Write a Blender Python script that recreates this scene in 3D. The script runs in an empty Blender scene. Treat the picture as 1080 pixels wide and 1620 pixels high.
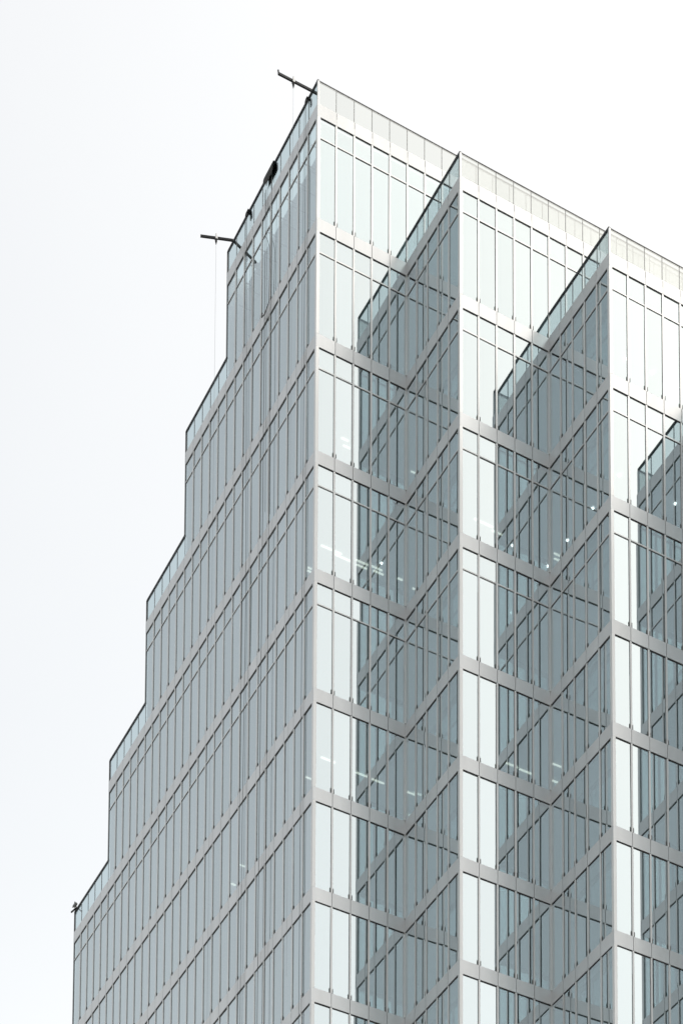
import bpy, bmesh, math, random
from mathutils import Vector, Matrix

random.seed(7)
SC = bpy.context.scene
COL = SC.collection

# ------------------------------------------------------------------ camera
ROOF_Z = 104.24                 # height of the top roof line above the street
CAM = Vector((-42.641, -82.669, ROOF_Z - 102.536))
YAW, PITCH, ROLL = 0.4925, 0.1058, 0.0053
FOCAL_PX, SHIFT_PX = 3723.5, 2696.06      # in pixels of a 1080 x 1620 frame
f = Vector((math.sin(YAW) * math.cos(PITCH), math.cos(YAW) * math.cos(PITCH), math.sin(PITCH)))
r0 = Vector((math.cos(YAW), -math.sin(YAW), 0))
u0 = r0.cross(f)
R_ = r0 * math.cos(ROLL) + u0 * math.sin(ROLL)
U_ = -r0 * math.sin(ROLL) + u0 * math.cos(ROLL)
cam_data = bpy.data.cameras.new('camera')
cam = bpy.data.objects.new('camera', cam_data)
COL.objects.link(cam)
cam.matrix_world = Matrix(((R_.x, U_.x, -f.x, CAM.x), (R_.y, U_.y, -f.y, CAM.y), (R_.z, U_.z, -f.z, CAM.z), (0, 0, 0, 1)))
cam_data.sensor_width = 36
cam_data.sensor_fit = 'AUTO'
cam_data.lens = FOCAL_PX / 1620 * 36
cam_data.shift_y = SHIFT_PX / 1620        # shift lens: keeps the verticals upright
cam_data.clip_end = 5000
SC.camera = cam

# ------------------------------------------------------------------ sky, sun, exposure
SUN_AZ, SUN_EL = math.radians(-18), math.radians(60)   # azimuth from +X, anticlockwise
world = bpy.data.worlds.new('World')
SC.world = world
world.use_nodes = True
wn, wl = world.node_tree.nodes, world.node_tree.links
wn.clear()
wo = wn.new('ShaderNodeOutputWorld')
sky = wn.new('ShaderNodeTexSky')
sky.sky_type = 'NISHITA'
sky.sun_disc = False
sky.sun_elevation = SUN_EL
sky.sun_rotation = math.pi / 2 - SUN_AZ
sky.air_density, sky.dust_density, sky.ozone_density = 1.0, 1.3, 1.0
bg = wn.new('ShaderNodeBackground')
bg.inputs[1].default_value = 0.15
# bright hazy overcast: the sky keeps its brightness but loses most of its blue, with faint cloud mottling
grey = wn.new('ShaderNodeRGBToBW')
wl.new(sky.outputs[0], grey.inputs[0])
geo_w = wn.new('ShaderNodeTexCoord')
cloud = wn.new('ShaderNodeTexNoise')
cloud.inputs['Scale'].default_value = 2.2
cloud.inputs['Detail'].default_value = 6
wl.new(geo_w.outputs['Generated'], cloud.inputs[0])
cmap = wn.new('ShaderNodeMapRange')
cmap.inputs['From Min'].default_value, cmap.inputs['From Max'].default_value = 0.3, 0.7
cmap.inputs['To Min'].default_value, cmap.inputs['To Max'].default_value = 0.95, 1.05
wl.new(cloud.outputs['Fac'], cmap.inputs[0])
gm = wn.new('ShaderNodeMath')
gm.operation = 'MULTIPLY'
wl.new(grey.outputs[0], gm.inputs[0])
wl.new(cmap.outputs[0], gm.inputs[1])
veil = wn.new('ShaderNodeMix')
veil.data_type = 'RGBA'
veil.inputs[0].default_value = 0.65
wl.new(sky.outputs[0], veil.inputs[6])
wl.new(gm.outputs[0], veil.inputs[7])
warm = wn.new('ShaderNodeVectorMath')
warm.operation = 'MULTIPLY'
warm.inputs[1].default_value = (1.10, 1.0, 0.825)
wl.new(veil.outputs[2], warm.inputs[0])
wl.new(warm.outputs[0], bg.inputs[0])
wl.new(bg.outputs[0], wo.inputs[0])

sd = bpy.data.lights.new('sun', 'SUN')
sd.energy = 0.5
sd.angle = math.radians(12)
sd.color = (1.0, 0.98, 0.95)
sun = bpy.data.objects.new('sun', sd)
COL.objects.link(sun)
sdir = Vector((math.cos(SUN_AZ) * math.cos(SUN_EL), math.sin(SUN_AZ) * math.cos(SUN_EL), math.sin(SUN_EL)))
sun.rotation_euler = (-sdir).to_track_quat('-Z', 'Y').to_euler()
sun.location = (60, -60, 160)

vs = SC.view_settings
vs.view_transform, vs.look, vs.exposure, vs.gamma = 'Standard', 'None', 1.60, 1.0
vs.use_curve_mapping = False
cy = SC.cycles
cy.max_bounces, cy.glossy_bounces, cy.transmission_bounces, cy.diffuse_bounces = 12, 8, 8, 4
cy.transparent_max_bounces = 24
cy.use_denoising = True
cy.caustics_reflective = False
cy.caustics_refractive = False


# ------------------------------------------------------------------ materials
def mat(name):
    m = bpy.data.materials.new(name)
    m.use_nodes = True
    return m, m.node_tree.nodes, m.node_tree.links


def metal(name, col, rough=0.45, metallic=0.0, streak=0.08, scale=0.6):
    m, n, l = mat(name)
    b = n['Principled BSDF']
    b.inputs['Roughness'].default_value = rough
    b.inputs['Metallic'].default_value = metallic
    tc = n.new('ShaderNodeNewGeometry')
    mp = n.new('ShaderNodeMapping')
    mp.inputs['Scale'].default_value = (scale * 3, scale * 3, scale * 0.5)
    nz = n.new('ShaderNodeTexNoise')
    nz.inputs['Scale'].default_value = 1.0
    nz.inputs['Detail'].default_value = 5
    oi = n.new('ShaderNodeObjectInfo')
    l.new(tc.outputs['Position'], mp.inputs[0])
    l.new(mp.outputs[0], nz.inputs[0])
    add = n.new('ShaderNodeMath')
    add.operation = 'ADD'
    mul = n.new('ShaderNodeMath')
    mul.operation = 'MULTIPLY'
    mul.inputs[1].default_value = 0.35
    l.new(oi.outputs['Random'], mul.inputs[0])
    l.new(nz.outputs['Fac'], add.inputs[0])
    l.new(mul.outputs[0], add.inputs[1])
    mr = n.new('ShaderNodeMapRange')
    mr.inputs['From Min'].default_value = 0.25
    mr.inputs['From Max'].default_value = 1.1
    mr.inputs['To Min'].default_value = 1 - streak
    mr.inputs['To Max'].default_value = 1 + streak
    l.new(add.outputs[0], mr.inputs[0])
    vm = n.new('ShaderNodeVectorMath')
    vm.operation = 'SCALE'
    vm.inputs[0].default_value = col
    l.new(mr.outputs[0], vm.inputs['Scale'])
    l.new(vm.outputs[0], b.inputs['Base Color'])
    return m


def glass(name, r0v, rtint, ttint, warp=2.0):
    """Coated facade glass: a mirror coat over a tinted see-through body, each pane slightly bowed."""
    m, n, l = mat(name)
    n.clear()
    out = n.new('ShaderNodeOutputMaterial')
    mix = n.new('ShaderNodeMixShader')
    tr = n.new('ShaderNodeBsdfTransparent')
    tr.inputs[0].default_value = (*ttint, 1)
    gl = n.new('ShaderNodeBsdfGlossy')
    gl.inputs['Color'].default_value = (*rtint, 1)
    gl.inputs['Roughness'].default_value = 0.0
    geo = n.new('ShaderNodeNewGeometry')
    # reflectance: base + (1-base)(1-cos)^5
    dot = n.new('ShaderNodeVectorMath')
    dot.operation = 'DOT_PRODUCT'
    l.new(geo.outputs['Normal'], dot.inputs[0])
    l.new(geo.outputs['Incoming'], dot.inputs[1])

    def math_(op, a, b=None, c=None):
        x = n.new('ShaderNodeMath')
        x.operation = op
        for i, v in enumerate((a, b, c)):
            if v is None:
                continue
            if isinstance(v, (int, float)):
                x.inputs[i].default_value = v
            else:
                l.new(v, x.inputs[i])
        return x.outputs[0]
    ab = math_('ABSOLUTE', dot.outputs['Value'])
    om = math_('SUBTRACT', 1.0, ab)
    p5 = math_('POWER', om, 5.0)
    oi = n.new('ShaderNodeObjectInfo')
    rv = math_('MULTIPLY_ADD', oi.outputs['Random'], 0.04, r0v - 0.02)
    fac = math_('MULTIPLY_ADD', p5, 1 - r0v, rv)
    l.new(fac, mix.inputs[0])
    l.new(tr.outputs[0], mix.inputs[1])
    l.new(gl.outputs[0], mix.inputs[2])
    l.new(mix.outputs[0], out.inputs[0])
    # bowed normal
    uv = n.new('ShaderNodeUVMap')
    uv.uv_map = 'UVMap'
    sx = n.new('ShaderNodeSeparateXYZ')
    l.new(uv.outputs[0], sx.inputs[0])
    pu = math_('MULTIPLY_ADD', sx.outputs[0], 2.0, -1.0)
    pv = math_('MULTIPLY_ADD', sx.outputs[1], 2.0, -1.0)
    # noise field along the pane, different for each pane
    cmb = n.new('ShaderNodeCombineXYZ')
    l.new(math_('MULTIPLY', sx.outputs[0], 0.8), cmb.inputs[0])
    l.new(math_('MULTIPLY', sx.outputs[1], 2.2), cmb.inputs[1])
    l.new(math_('MULTIPLY', oi.outputs['Random'], 173.0), cmb.inputs[2])
    nz = n.new('ShaderNodeTexNoise')
    nz.inputs['Scale'].default_value = 1.0
    nz.inputs['Detail'].default_value = 1.0
    l.new(cmb.outputs[0], nz.inputs[0])
    nf = math_('SUBTRACT', nz.outputs['Fac'], 0.5)
    edge = math_('POWER', math_('ABSOLUTE', pv), 6.0)
    bow = math_('MULTIPLY_ADD', oi.outputs['Random'], 0.006, 0.003)
    du = math_('ADD', math_('MULTIPLY', pu, bow), math_('MULTIPLY', nf, 0.016))
    du = math_('MULTIPLY_ADD', edge, 0.007, math_('ADD', du, -0.005))
    dv = math_('MULTIPLY_ADD', math_('MULTIPLY', pv, math_('ABSOLUTE', pv)), 0.004, math_('MULTIPLY', nf, 0.004))
    tan = n.new('ShaderNodeVectorMath')
    tan.operation = 'CROSS_PRODUCT'
    tan.inputs[0].default_value = (0, 0, 1)
    l.new(geo.outputs['True Normal'], tan.inputs[1])
    s1 = n.new('ShaderNodeVectorMath')
    s1.operation = 'SCALE'
    l.new(tan.outputs[0], s1.inputs[0])
    l.new(math_('MULTIPLY', du, warp), s1.inputs['Scale'])
    cz = n.new('ShaderNodeCombineXYZ')
    l.new(math_('MULTIPLY', dv, warp), cz.inputs[2])
    a1 = n.new('ShaderNodeVectorMath')
    l.new(geo.outputs['Normal'], a1.inputs[0])
    l.new(s1.outputs[0], a1.inputs[1])
    a2 = n.new('ShaderNodeVectorMath')
    l.new(a1.outputs[0], a2.inputs[0])
    l.new(cz.outputs[0], a2.inputs[1])
    nn = n.new('ShaderNodeVectorMath')
    nn.operation = 'NORMALIZE'
    l.new(a2.outputs[0], nn.inputs[0])
    l.new(nn.outputs[0], gl.inputs['Normal'])
    return m


def clear(name, tint):
    m, n, l = mat(name)
    n.clear()
    o = n.new('ShaderNodeOutputMaterial')
    t = n.new('ShaderNodeBsdfTransparent')
    t.inputs[0].default_value = (*tint, 1)
    l.new(t.outputs[0], o.inputs[0])
    return m


def emit(name, col, s):
    m, n, l = mat(name)
    b = n['Principled BSDF']
    b.inputs['Base Color'].default_value = (0.8, 0.8, 0.8, 1)
    b.inputs['Emission Color'].default_value = (*col, 1)
    b.inputs['Emission Strength'].default_value = s
    return m


R_TINT = (0.892, 0.975, 1.0)
T_TINT = (0.56, 0.72, 0.74)
M_GLASS = glass('coated_glass', 0.562, R_TINT, T_TINT)
M_PARAPET = glass('parapet_glass', 0.20, R_TINT, (0.52, 0.62, 0.645), 0.8)
M_PARAPET_FRONT = glass('front_parapet_glass', 0.33, (0.95, 0.985, 0.98), (0.49, 0.51, 0.505), 1.0)
M_EDGE = clear('pane_edge', (1, 1, 1))
M_ALU = metal('silver_aluminium', (0.57, 0.58, 0.59), 0.38, 0.55, 0.06)
M_PANEL = metal('grey_spandrel', (0.53, 0.545, 0.56), 0.32, 0.55, 0.09)
M_DARK = metal('black_gasket', (0.022, 0.024, 0.027), 0.5, 0.0, 0.2)
M_GASKET = metal('grey_gasket', (0.075, 0.078, 0.082), 0.5, 0.0, 0.2)
M_COPING = metal('dark_coping', (0.03, 0.033, 0.038), 0.5, 0.2, 0.2)
M_SLAB = metal('ceiling_paint', (0.80, 0.80, 0.79), 0.8, 0.0, 0.08)
M_WALL = metal('penthouse_metal', (0.56, 0.57, 0.57), 0.5, 0.1, 0.1)
M_STEEL = metal('grey_steel', (0.2, 0.21, 0.22), 0.5, 0.4, 0.2)
M_BLACK = metal('black_paint', (0.012, 0.013, 0.016), 0.75, 0.0, 0.3, 3)
M_PALE = metal('pale_steel', (0.45, 0.46, 0.47), 0.4, 0.4, 0.1, 3)
M_ROPE = metal('dark_rope', (0.06, 0.065, 0.07), 0.8, 0.0, 0.3, 3)
M_TARP = metal('black_canvas', (0.014, 0.015, 0.016), 0.8, 0.0, 0.4, 4)
M_GROUND = metal('street_paving', (0.2, 0.2, 0.195), 0.9, 0.0, 0.3, 0.1)
M_TUBE = emit('warm_tube', (1.0, 0.93, 0.78), 0.42)
M_SPOT = emit('white_spot', (1.0, 0.98, 0.94), 1.6)


# ------------------------------------------------------------------ helpers
def tag(o, label=None, cat=None, group=None, kind=None):
    for k, v in (('label', label), ('category', cat), ('group', group), ('kind', kind)):
        if v:
            o[k] = v
    return o


def empty(name, loc=(0, 0, 0)):
    o = bpy.data.objects.new(name, None)
    o.location = loc
    o.empty_display_size = 0.5
    COL.objects.link(o)
    return o


def link(name, me, parent=None, loc=(0, 0, 0), rz=0.0):
    o = bpy.data.objects.new(name, me)
    COL.objects.link(o)
    o.location = loc
    o.rotation_euler = (0, 0, rz)
    if parent is not None:
        o.parent = parent
    return o


def add_box(bm, lo, hi, mi=0, front_mi=None, M=None, bevel=0.0):
    x0, y0, z0 = lo
    x1, y1, z1 = hi
    co = [(x0, y0, z0), (x1, y0, z0), (x1, y1, z0), (x0, y1, z0), (x0, y0, z1), (x1, y0, z1), (x1, y1, z1), (x0, y1, z1)]
    vv = [bm.verts.new(M @ Vector(c) if M else c) for c in co]
    uvl = bm.loops.layers.uv.verify()
    for i, q in enumerate(((0, 1, 5, 4), (1, 2, 6, 5), (2, 3, 7, 6), (3, 0, 4, 7), (4, 5, 6, 7), (3, 2, 1, 0))):
        fc = bm.faces.new([vv[k] for k in q])
        fc.material_index = front_mi if (i == 0 and front_mi is not None) else mi
        for lp, t in zip(fc.loops, ((0, 0), (1, 0), (1, 1), (0, 1))):
            lp[uvl].uv = t


def mesh_of(bm, name, mats, smooth=False):
    me = bpy.data.meshes.new(name)
    bm.to_mesh(me)
    bm.free()
    for m in mats:
        me.materials.append(m)
    if smooth:
        for p in me.polygons:
            p.use_smooth = True
    return me


def bar_between(bm, a, b, w, h, up=Vector((0, 0, 1))):
    """A square bar from a to b."""
    a, b = Vector(a), Vector(b)
    d = (b - a)
    L = d.length
    d.normalize()
    s = d.cross(up).normalized()
    t = s.cross(d)
    M = Matrix(((s.x, d.x, t.x, a.x), (s.y, d.y, t.y, a.y), (s.z, d.z, t.z, a.z), (0, 0, 0, 1)))
    add_box(bm, (-w / 2, 0, -h / 2), (w / 2, L, h / 2), M=M)


def tube(bm, pts, r, n=6):
    pts = [Vector(p) for p in pts]
    rings = []
    for i, p in enumerate(pts):
        d = (pts[min(i + 1, len(pts) - 1)] - pts[max(i - 1, 0)]).normalized()
        a = d.cross(Vector((0.31, 0.9, 0.17))).normalized()
        b = d.cross(a)
        rad = r[i] if isinstance(r, (list, tuple)) else r
        rings.append([bm.verts.new(p + (a * math.cos(2 * math.pi * k / n) + b * math.sin(2 * math.pi * k / n)) * rad) for k in range(n)])
    for A, B in zip(rings, rings[1:]):
        for k in range(n):
            bm.faces.new((A[k], A[(k + 1) % n], B[(k + 1) % n], B[k]))
    bm.faces.new(rings[0][::-1])
    bm.faces.new(rings[-1])


def project(p):
    d = Vector(p) - CAM
    z = d.dot(f)
    return 540 + FOCAL_PX * d.dot(R_) / z, 810 + SHIFT_PX - FOCAL_PX * d.dot(U_) / z


# ------------------------------------------------------------------ the facade grid
MX = 0.9                       # bay width on the front faces
MY = 0.9 * 1.0185              # bay width on the side faces
H, G = 5.5388, 4.5382          # tall storeys on top, normal storeys below
PAR, TRA, BAND = 1.7604, 0.9791, 0.62
LAST = 10                      # facade is detailed down to this floor line


def zl(k):
    return ROOF_Z - (k * H if k <= 5 else 5 * H + (k - 5) * G)


class Face:
    def __init__(s, o, rz, bay):
        s.o, s.rz, s.bay = Vector(o), rz, bay
        s.u = Vector((math.cos(rz), math.sin(rz), 0))
        s.inw = Vector((-math.sin(rz), math.cos(rz), 0))

    def P(s, a, d, z):          # a along, d outward
        v = s.o + s.u * a - s.inw * d
        return Vector((v.x, v.y, z))

    def M(s):
        return Matrix.Translation(s.o) @ Matrix.Rotation(s.rz, 4, 'Z')


tower = tag(empty('glass_tower', (0, 0, 0)), 'tall glass office tower with stepped rooflines and sawtooth reentrant corners', 'tower')
pieces = {}     # name -> list of (score, face, lo, hi (local, d inward as y), mats key)


def piece(name, fc, a0, a1, d0, d1, z0, z1, kind):
    """a along the face, d outward; kind names the material pair."""
    q = [project(fc.P(a, d1, z)) for a, z in ((a0, z0), (a1, z0), (a1, z1), (a0, z1))]
    area = 0.5 * abs(sum(q[i][0] * q[(i + 1) % 4][1] - q[(i + 1) % 4][0] * q[i][1] for i in range(4)))
    cx = sum(p[0] for p in q) / 4
    cy_ = sum(p[1] for p in q) / 4
    inside = (min(1080, max(p[0] for p in q)) > max(0, min(p[0] for p in q))) and (min(1620, max(p[1] for p in q)) > max(0, min(p[1] for p in q)))
    pieces.setdefault(name, []).append((area if inside else 0.0, fc, a0, a1, d0, d1, z0, z1, kind))


KIND = {'glass': (M_GLASS, M_EDGE), 'parapet': (M_PARAPET, M_EDGE), 'parapet_front': (M_PARAPET_FRONT, M_EDGE), 'panel': (M_PANEL, M_PANEL), 'alu': (M_ALU, M_ALU), 'dark': (M_DARK, M_DARK), 'coping': (M_COPING, M_COPING)}
stuff_bm = {}


def stuff_box(name, fc, a0, a1, d0, d1, z0, z1):
    bm = stuff_bm.setdefault(name, bmesh.new())
    add_box(bm, (a0, -d1, z0), (a1, -d0, z1), M=fc.M())


def build_column(fc, i, ktop, kbot, transoms=True, first=False, top_fin=False, right_fin=True):
    """One bay of curtain wall from its parapet down to floor line kbot."""
    a0, a1 = i * fc.bay, (i + 1) * fc.bay
    j = 0.011
    # parapet pane and its joint
    zt = zl(ktop)
    piece('parapet_pane', fc, a0 + j, a1 - j, -0.03, 0.0, zt + BAND + 0.02, zt + PAR, 'parapet' if fc.rz != 0.0 else 'parapet_front')
    stuff_box('parapet_joint', fc, a1 - j + 0.001, a1 + j - 0.001, -0.035, 0.006, zt + BAND + 0.02, zt + PAR - 0.001)
    side = fc.rz != 0.0
    piece('coping', fc, a0 + 0.002, a1 - 0.002, -0.06, 0.035 if side else 0.012, zt + PAR + 0.001, zt + PAR + (0.085 if side else 0.04), 'coping')
    for k in range(ktop, kbot + 1):
        z = zl(k)
        # spandrel band: proud panel over a dark backing that shows below it as the shadow gap
        piece('spandrel_panel', fc, a0 + j, a1 - j, 0.012, 0.045, z, z + BAND, 'panel')
        stuff_box('shadow_gap', fc, a0 + 0.001, a1 - 0.001, -0.06, 0.009, z - 0.042, z + BAND + 0.018)
        if k == kbot:
            break
        zb = zl(k + 1) + BAND + 0.02
        ztop = z - 0.044
        if k < 5 and transoms:
            zm = z - TRA
            piece('transom_pane', fc, a0 + 0.004, a1 - 0.004, -0.03, 0.0, zm + 0.03, ztop, 'glass')
            piece('transom_bar', fc, a0 + 0.05, a1 - 0.05, 0.001, 0.03, zm - 0.028, zm + 0.028, 'alu')
            stuff_box('transom_gasket', fc, a0 + 0.004, a1 - 0.004, -0.032, 0.0015, zm - 0.052, zm + 0.0295)
            piece('window_pane', fc, a0 + 0.004, a1 - 0.004, -0.03, 0.0, zb, zm - 0.06, 'glass')
        else:
            piece('window_pane', fc, a0 + 0.004, a1 - 0.004, -0.03, 0.0, zb, ztop, 'glass')
        if right_fin or (top_fin and k == ktop):
            w = 0.042
            piece('mullion', fc, a1 - w, a1 + w, 0.004, 0.038, zb - 0.01, z - 0.01 if k > ktop else z + BAND * 0.5, 'alu')
            stuff_box('mullion_gasket', fc, a1 - 0.055, a1 + 0.055, -0.04, 0.0035, zb + 0.001, z - 0.045)
            for sgn in (-1, 1):
                stuff_box('mullion_clip', fc, a1 + sgn * 0.078 - 0.010, a1 + sgn * 0.078 + 0.010, 0.001, 0.03, zb - 0.02, zb + 0.21)


SIDE = -math.pi / 2
left = Face((0, 0, 0), SIDE, MY)            # along = -Y, so bays have negative index
front = [Face((5 * MX * i, -5 * MY * i, 0), 0.0, MX) for i in range(5)]
ret = [Face((5 * MX * (i + 1), -5 * MY * i, 0), SIDE, MY) for i in range(4)]

for i in range(30):                         # long left face, rooflines step down to the left
    kt = 0 if i < 10 else 1 + (i - 10) // 5
    build_column(left, -1 - i, kt, LAST, right_fin=(i > 0))
for b in range(5):
    for i in range(25 - 5 * b):
        kb = LAST if i < 5 else b + 1
        build_column(front[b], i, b, kb, right_fin=(i != 4), top_fin=(i == 4))
    if b < 4:
        for i in range(5):
            build_column(ret[b], i, b + 1, LAST, right_fin=(i != 4))

# posts at the outer and inner corners
def corner_box(name, x0, x1, y0, y1, z0, z1, m, label=None):
    bm = bmesh.new()
    add_box(bm, (x0, y0, z0), (x1, y1, z1))
    o = link(name, mesh_of(bm, name, [m]), tower)
    if label:
        o['label'] = label
    return o


for b in range(5):
    x, y = front[b].o.x, front[b].o.y
    for k in range(b, LAST):
        corner_box('corner_post', x - 0.048, x + 0.10, y - 0.048, y + 0.10, zl(k + 1) + BAND + 0.003, zl(k) - 0.003, M_ALU)
        corner_box('corner_panel', x - 0.050, x + 0.011, y - 0.050, y + 0.011, zl(k) + 0.002, zl(k) + BAND - 0.002, M_PANEL)
    corner_box('corner_post', x - 0.03, x + 0.05, y - 0.03, y + 0.05, zl(b) + BAND + 0.003, zl(b) + PAR, M_ALU)
    if b < 4:
        xi, yi = ret[b].o.x, ret[b].o.y
        for k in range(b + 1, LAST):
            corner_box('corner_mullion', xi - 0.085, xi - 0.002, yi - 0.085, yi - 0.002, zl(k + 1) + BAND + 0.003, zl(k) - 0.003, M_ALU)
# dark edge trims at the stepped ends of the left face
for s in range(5):
    y = MY * (10 + 5 * s)
    corner_box('end_trim', -0.03, 0.06, y + 0.002, y + 0.07, zl(s) + 0.1, zl(s) + PAR + 0.07, M_COPING)
    corner_box('end_trim', -0.03, 0.06, y + 0.002, y + 0.07, zl(s + 1) + PAR if s < 4 else zl(LAST), zl(s) + 0.098, M_STEEL)

# ---- emit the pieces: the 300 largest of a kind as objects, the rest as one joined part
cache = {}
for name, lst in pieces.items():
    lst.sort(key=lambda t: -t[0])
    rest = None
    for n_, (area, fc, a0, a1, d0, d1, z0, z1, kind) in enumerate(lst):
        front_m, edge_m = KIND[kind]
        if n_ < 300 and area > 0:
            w, h = a1 - a0, z1 - z0
            key = (name, round(w, 4), round(h, 4), kind)
            if key not in cache:
                bm = bmesh.new()
                add_box(bm, (-w / 2, -d1, 0), (w / 2, -d0, h), 1, 0)
                cache[key] = mesh_of(bm, name, [front_m, edge_m])
            p = fc.P((a0 + a1) / 2, 0, z0)
            o = link(name, cache[key], tower, p, fc.rz)
            if 'pane' in name:      # glass units never sit perfectly true
                o.rotation_euler = (random.gauss(0, 0.0008), random.gauss(0, 0.0), fc.rz + random.gauss(0, 0.0028))
        else:
            if rest is None:
                rest = bmesh.new()
                rest_mats = []
            for m_ in (front_m, edge_m):
                if m_ not in rest_mats:
                    rest_mats.append(m_)
            add_box(rest, (a0, -d1, z0), (a1, -d0, z1), rest_mats.index(edge_m), rest_mats.index(front_m), M=fc.M())
    if rest is not None:
        tag(link(name, mesh_of(rest, name, rest_mats), tower), kind='stuff')
for name, bm in stuff_bm.items():
    tag(link(name, mesh_of(bm, name, [M_GASKET if name in ('mullion_gasket', 'parapet_joint', 'mullion_clip') else M_DARK]), tower), kind='stuff')

# ------------------------------------------------------------------ floors, roofs, hidden walls
XE, IN = 22.25, 0.22
for k in range(0, LAST + 1):
    nst = 10 + 5 * min(k, 4)
    regs = [(IN, XE, 0 + IN, MY * nst - IN)]
    for b in range(1, 5):
        if k >= b:
            regs.append((5 * MX * b + IN, XE, -5 * MY * b + IN, -5 * MY * (b - 1) + IN - 0.002))
    for (x0, x1, y0, y1) in regs:
        if k == 0:
            continue
        bm = bmesh.new()
        add_box(bm, (x0, y0, zl(k) + 0.02), (x1, y1, zl(k) + 0.5))
        link('floor_slab', mesh_of(bm, 'floor_slab', [M_SLAB]), tower)
# plant room behind the glass screen of the top storey
bm = bmesh.new()
add_box(bm, (0.92, 0.42, zl(1) + 0.502), (XE - 1, MY * 10 - 0.35, zl(0) + 0.35))
add_box(bm, (0.3, 0.40, zl(1) + 0.502), (0.91, 0.5, zl(0) + 0.35))
link('plant_room', mesh_of(bm, 'plant_room', [M_WALL]), tower)
# opaque far sides
bm = bmesh.new()
for s in range(5):
    y1 = MY * (10 + 5 * s)
    add_box(bm, (0.062, y1 - 0.16, zl(s + 1) + 0.6), (XE, y1 - 0.02, zl(s) + 0.5))
add_box(bm, (0.062, MY * 30 - 0.16, zl(LAST)), (XE, MY * 30 - 0.02, zl(5) + 0.598))
xa, xb = 25 * MX - 0.2, 25 * MX - 0.02
for b in range(5):
    add_box(bm, (xa, -5 * MY * b + 0.05, zl(LAST)), (xb, (MY * 10 - 0.17) if b == 0 else -5 * MY * (b - 1) + 0.048, zl(b) + 0.6))
for s in range(1, 5):
    add_box(bm, (xa, MY * (5 + 5 * s) - 0.165, zl(LAST)), (xb, MY * (10 + 5 * s) - 0.17, zl(s) + 0.49))
link('back_wall', mesh_of(bm, 'back_wall', [M_WALL]), tower)
# lower storeys, below the picture
bm = bmesh.new()
zb = zl(LAST) - 0.07
add_box(bm, (0, 0, 0), (XE, MY * 30, zb))
for b in range(1, 5):
    add_box(bm, (5 * MX * b, -5 * MY * b, 0), (XE, -5 * MY * (b - 1) - 0.002, zb))
m_low = metal('lower_glazing', (0.25, 0.29, 0.31), 0.15, 0.6, 0.1)
link('lower_storeys', mesh_of(bm, 'lower_storeys', [m_low]), tower)

# steel brackets tying the glass screen of the top storey to the plant room
bm_cache = None
for i in range(1, 10):
    for dz in (0.55, 1.85, 4.2):
        if bm_cache is None:
            b_ = bmesh.new()
            bar_between(b_, (0.1, 0, 0), (0.75, 0, 0), 0.035, 0.05)
            bm_cache = mesh_of(b_, 'screen_bracket', [M_STEEL])
        link('screen_bracket', bm_cache, tower, (0, MY * i - 0.12, zl(0) - dz))

# lamps on the office ceilings: lines of tubes and round spots
TUBES = [(2.24, 3.27, 3.73, 3), (2.93, 3.85, 3.88, 3), (4.00, 4.63, 3.70, 3), (4.73, 5.33, 3.66, 3), (4.14, 4.68, 3.92, 3), (4.97, 5.50, 3.85, 3),
         (6.17, 6.42, 3.70, 3), (7.05, 7.26, 3.88, 3), (7.83, 8.28, 3.80, 3), (7.95, 8.35, 3.98, 3), (2.28, 2.48, 5.12, 3), (2.34, 2.54, 5.29, 3),
         (1.80, 2.50, 2.77, 5), (3.59, 4.16, 2.86, 5), (4.40, 5.04, 2.88, 5), (6.20, 6.60, 2.83, 5), (7.91, 8.52, 4.18, 5), (7.30, 8.67, 2.98, 5),
         (1.77, 2.06, 4.18, 5), (9.12, 9.73, -0.83, 5), (9.84, 10.48, -0.79, 5), (10.95, 11.54, -1.78, 5), (11.46, 11.94, -0.89, 5),
         (16.24, 16.65, -0.63, 7), (15.34, 15.98, -0.78, 7), (3.14, 3.49, 3.55, 2), (3.40, 3.76, 3.86, 2), (6.80, 7.15, 3.6, 2),
         (7.51, 8.47, -0.80, 3), (8.55, 9.06, -0.64, 3), (11.65, 12.11, -0.90, 3), (11.83, 12.27, -0.66, 3), (1.91, 2.17, 12.2, 5), (1.70, 1.98, 10.8, 5)]
for x0, x1, y, k in TUBES:
    b_ = bmesh.new()
    add_box(b_, (0, -0.032, -0.04), (x1 - x0, 0.032, 0))
    link('ceiling_tube', mesh_of(b_, 'ceiling_tube', [M_TUBE]), tower, (x0, y, zl(k) + 0.015))
b_ = bmesh.new()
bmesh.ops.create_cone(b_, cap_ends=True, segments=14, radius1=0.05, radius2=0.058, depth=0.05)
spot_me = mesh_of(b_, 'ceiling_spot', [M_SPOT])
for x, y, k in [(13.53, -5.90, 2), (14.94, -5.84, 2), (12.09, -5.90, 2), (5.10, 3.31, 3), (11.80, -3.78, 3), (11.79, -1.79, 3), (11.81, -0.16, 3), (9.78, -0.37, 3), (11.83, -5.76, 3), (14.84, -5.70, 3)]:
    link('ceiling_spot', spot_me, tower, (x, y, zl(k) - 0.008))

# ------------------------------------------------------------------ davit arms, ropes and pads on the roof edge
TOPZ = ROOF_Z + PAR + 0.075


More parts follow.
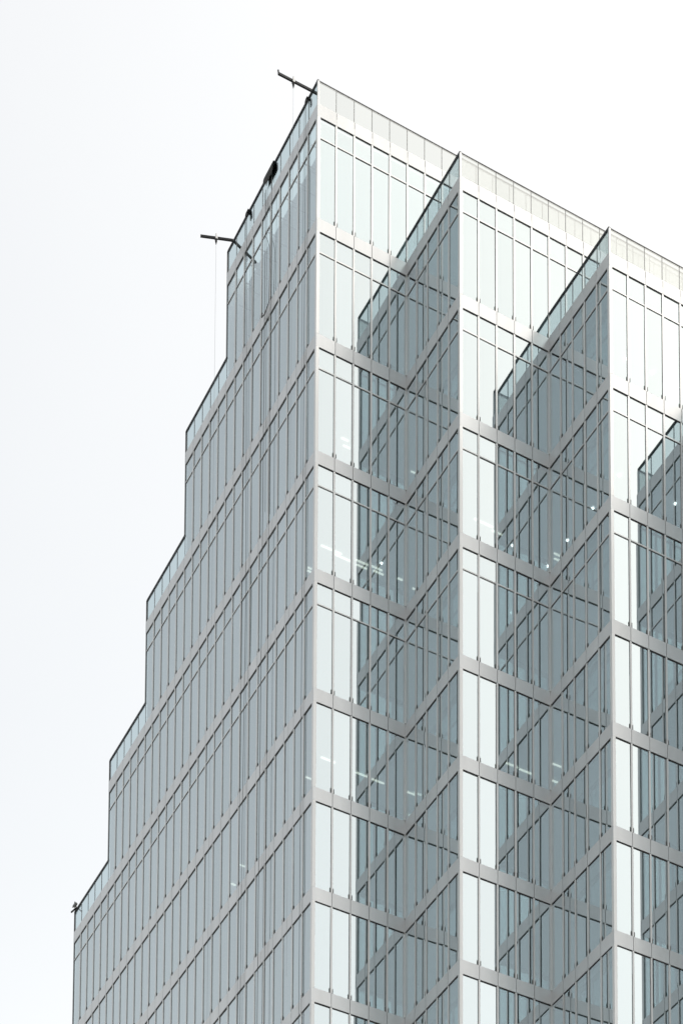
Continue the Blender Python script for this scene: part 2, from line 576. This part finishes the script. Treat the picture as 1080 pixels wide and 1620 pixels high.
def davit(loc, pts, trolley_at, lip, label):
    root = tag(empty('davit_arm', loc), label, 'davit', 'davit arms reaching out over the parapet')
    b_ = bmesh.new()
    for a, b in zip(pts, pts[1:]):
        bar_between(b_, a, b, 0.075, 0.10)
    if lip:
        bar_between(b_, Vector(pts[0]) + Vector((0.03, 0, -0.03)), Vector(pts[0]) + Vector((0.0, 0, 0.17)), 0.05, 0.05, Vector((1, 0, 0)))
    link('beam', mesh_of(b_, 'beam', [M_BLACK]), root)
    t = Vector(trolley_at)
    b_ = bmesh.new()
    add_box(b_, (t.x - 0.05, t.y - 0.07, t.z - 0.08), (t.x + 0.05, t.y + 0.07, t.z + 0.075))
    add_box(b_, (t.x - 0.03, t.y - 0.03, t.z + 0.076), (t.x + 0.03, t.y + 0.03, t.z + 0.21))
    tr_ = link('trolley', mesh_of(b_, 'trolley', [M_PALE]), root)
    b_ = bmesh.new()
    tube(b_, [(t.x, t.y, t.z - 0.081), (t.x, t.y, t.z - 0.2), (t.x, t.y, t.z - 0.36)], [0.06, 0.05, 0.012], 8)
    link('hook', mesh_of(b_, 'hook', [M_BLACK]), root)
    b_ = bmesh.new()
    tube(b_, [(t.x, t.y, t.z - 0.36), (t.x, t.y, t.z - 20), (t.x + 0.02, t.y, t.z - 42)], 0.005, 5)
    link('hoist_wire', mesh_of(b_, 'hoist_wire', [M_STEEL]), root)
    return root


d1 = davit((0, 0.626, TOPZ), [(-1.66, 0, 0.02), (0.0, 0, 0.055), (0.36, 0, 0.057), (0.36, 0, -1.6)], (-0.91, 0, 0.04), True,
           'straight black davit arm with an upturned tip at the highest corner of the tower')
d2 = davit((0, 8.634, TOPZ), [(-1.451, 0.529, 0.05), (0.0, 0.0, 0.055), (1.27, 0.0, -0.56)], (-0.763, 0.26, 0.05), False,
           'bent black davit arm at the left end of the top roofline, half behind glass')
b_ = bmesh.new()
add_box(b_, (0.64, -0.06, -0.62), (0.78, 0.06, -0.20))
bar_between(b_, (1.17, 0, -0.62), (1.36, 0, -0.60), 0.16, 0.14)
link('bracket', mesh_of(b_, 'bracket', [M_BLACK]), d2)


def cloth_pad(name, loc, width, drop, label, cat, ragged, seed):
    """Canvas folded over the coping: a top strip, a front flap with an uneven hem and a short back flap."""
    rr = random.Random(seed)
    n = max(4, int(width / 0.06))
    rows = [(0.16, -0.28), (0.15, 0.012), (-0.075, 0.02), (-0.09, -0.05)]
    b_ = bmesh.new()
    grid = []
    for i in range(n + 1):
        y = -width / 2 + width * i / n
        hem = drop(i / n) * (1 + (rr.random() - 0.5) * ragged)
        prof = rows + [(-0.10 - 0.02 * rr.random(), -0.05 - (hem - 0.05) * q) for q in (0.33, 0.66, 1.0)]
        grid.append([b_.verts.new((px, y + (rr.random() - 0.5) * 0.02, pz)) for px, pz in prof])
    for A, B in zip(grid, grid[1:]):
        for k in range(len(A) - 1):
            b_.faces.new((A[k], A[k + 1], B[k + 1], B[k]))
    me = mesh_of(b_, name, [M_TARP])
    o = link(name, me, None, loc)
    md = o.modifiers.new('thick', 'SOLIDIFY')
    md.thickness = 0.02
    return tag(o, label, cat, 'pads and sheets laid over the coping')


cloth_pad('canvas_sheet', (0, 4.72, TOPZ), 0.95, lambda q: 0.50 if q < 0.3 else 0.58 if q < 0.7 else 0.42, 'large ragged black canvas sheet draped over the top parapet', 'canvas sheet', 0.35, 3)
cloth_pad('rope_pad', (0, 0.98, TOPZ), 0.14, lambda q: 0.40 - 0.1 * q, 'small black rope pad on the parapet just below the straight davit arm', 'rope pad', 0.2, 4)
cloth_pad('rope_pad', (0, 6.98, TOPZ), 0.22, lambda q: 0.34, 'small black rope pad on the parapet between the canvas sheet and the bent davit arm', 'rope pad', 0.2, 5)


def rope(pts, r, label):
    b_ = bmesh.new()
    z0 = Vector(pts[0])
    r = [q * 0.75 for q in r] if isinstance(r, list) else r * 0.75
    tube(b_, [Vector(p) - z0 for p in pts], r, 5)
    return tag(link('rope', mesh_of(b_, 'rope', [M_ROPE]), None, z0), label, 'rope', 'ropes hanging down the left face')


ZB = 62.0
rope([(-0.12, 4.93, 105.25), (-0.13, 4.91, 84.9), (-0.13, 4.97, 73.4), (-0.12, 4.99, ZB)], 0.018, 'darkest long rope hanging from the black canvas sheet to the lowest floors')
rope([(-0.12, 4.30, 105.3), (-0.12, 4.27, 90.0), (-0.12, 4.27, 72.9), (-0.12, 4.28, ZB)], 0.012, 'thin long rope from the right edge of the black canvas sheet')
rope([(-0.12, 5.05, 105.2), (-0.12, 4.93, 104.2), (-0.14, 4.90, 102.9), (-0.15, 4.62, 102.4), (-0.13, 4.44, 101.9), (-0.12, 4.46, 100.6), (-0.12, 4.50, 99.2), (-0.15, 4.85, 98.9), (-0.17, 5.14, 99.0)], [0.014] * 6 + [0.02, 0.035, 0.05], 'slack kinked rope below the black canvas sheet, ending in a thick hooked tail')
rope([(-0.12, 4.75, 105.2), (-0.13, 4.70, 96.0), (-0.12, 4.68, 89.0)], 0.012, 'short thin rope between the two long ropes of the canvas sheet')
rope([(-0.12, 0.96, 105.65), (-0.12, 0.95, 90.0), (-0.12, 0.97, ZB)], 0.014, 'dark rope hanging straight down from the rope pad nearest the front corner')
rope([(-0.12, 1.08, 105.65), (-0.13, 1.15, 98.0), (-0.12, 1.16, 88.0)], 0.009, 'faint thinner rope beside the dark one near the front corner')
rope([(-0.12, 6.92, 105.7), (-0.14, 6.55, 86.1), (-0.13, 6.72, 74.5), (-0.12, 6.75, ZB)], 0.014, 'dark rope below the rope pad beside the bent davit arm')
rope([(-0.12, 7.05, 105.7), (-0.12, 6.98, 86.4), (-0.12, 7.05, ZB)], 0.009, 'faint thin rope left of the dark one beside the bent davit arm')

# small twin-headed fixture on the corner of the lowest step
fx = tag(empty('roof_fixture', (0, 27.25, zl(4) + PAR + 0.075)), 'small dark twin-headed fixture on the parapet corner of the lowest step', 'roof fixture')
b_ = bmesh.new()
M_ = Matrix.Translation((-0.12, 0.02, 0.17)) @ Matrix.Rotation(math.radians(10), 4, 'X')
for a, b in (((-0.07, -0.24, -0.08), (0.07, 0.16, 0.05)), ((-0.03, 0.161, -0.01), (0.03, 0.36, 0.03))):
    add_box(b_, a, b, M=M_)
bmesh.ops.bevel(b_, geom=b_.edges[:], offset=0.025, segments=2, affect='EDGES')
link('upper_head', mesh_of(b_, 'upper_head', [M_STEEL]), fx)
b_ = bmesh.new()
tube(b_, [(-0.12, 0.0, 0.21), (-0.12, 0.0, 0.36)], [0.06, 0.015], 6)
link('cap', mesh_of(b_, 'cap', [M_BLACK]), fx)
b_ = bmesh.new()
bar_between(b_, (-0.14, 0.46, 0.02), (-0.05, -0.05, 0.0), 0.07, 0.055)
link('lower_head', mesh_of(b_, 'lower_head', [M_BLACK]), fx)
b_ = bmesh.new()
bar_between(b_, (-0.1, -0.02, 0.17), (0.0, 0.0, 0.0), 0.04, 0.04)
bar_between(b_, (0.0, -0.02, 0.03), (0.25, -0.12, -0.18), 0.05, 0.05)
link('bracket', mesh_of(b_, 'bracket', [M_BLACK]), fx)

# ------------------------------------------------------------------ ground
bm = bmesh.new()
add_box(bm, (-900, -900, -0.3), (900, 900, -0.004))
tag(link('ground', mesh_of(bm, 'ground', [M_GROUND])), 'grey paved city ground around the foot of the tower', 'ground', kind='structure')
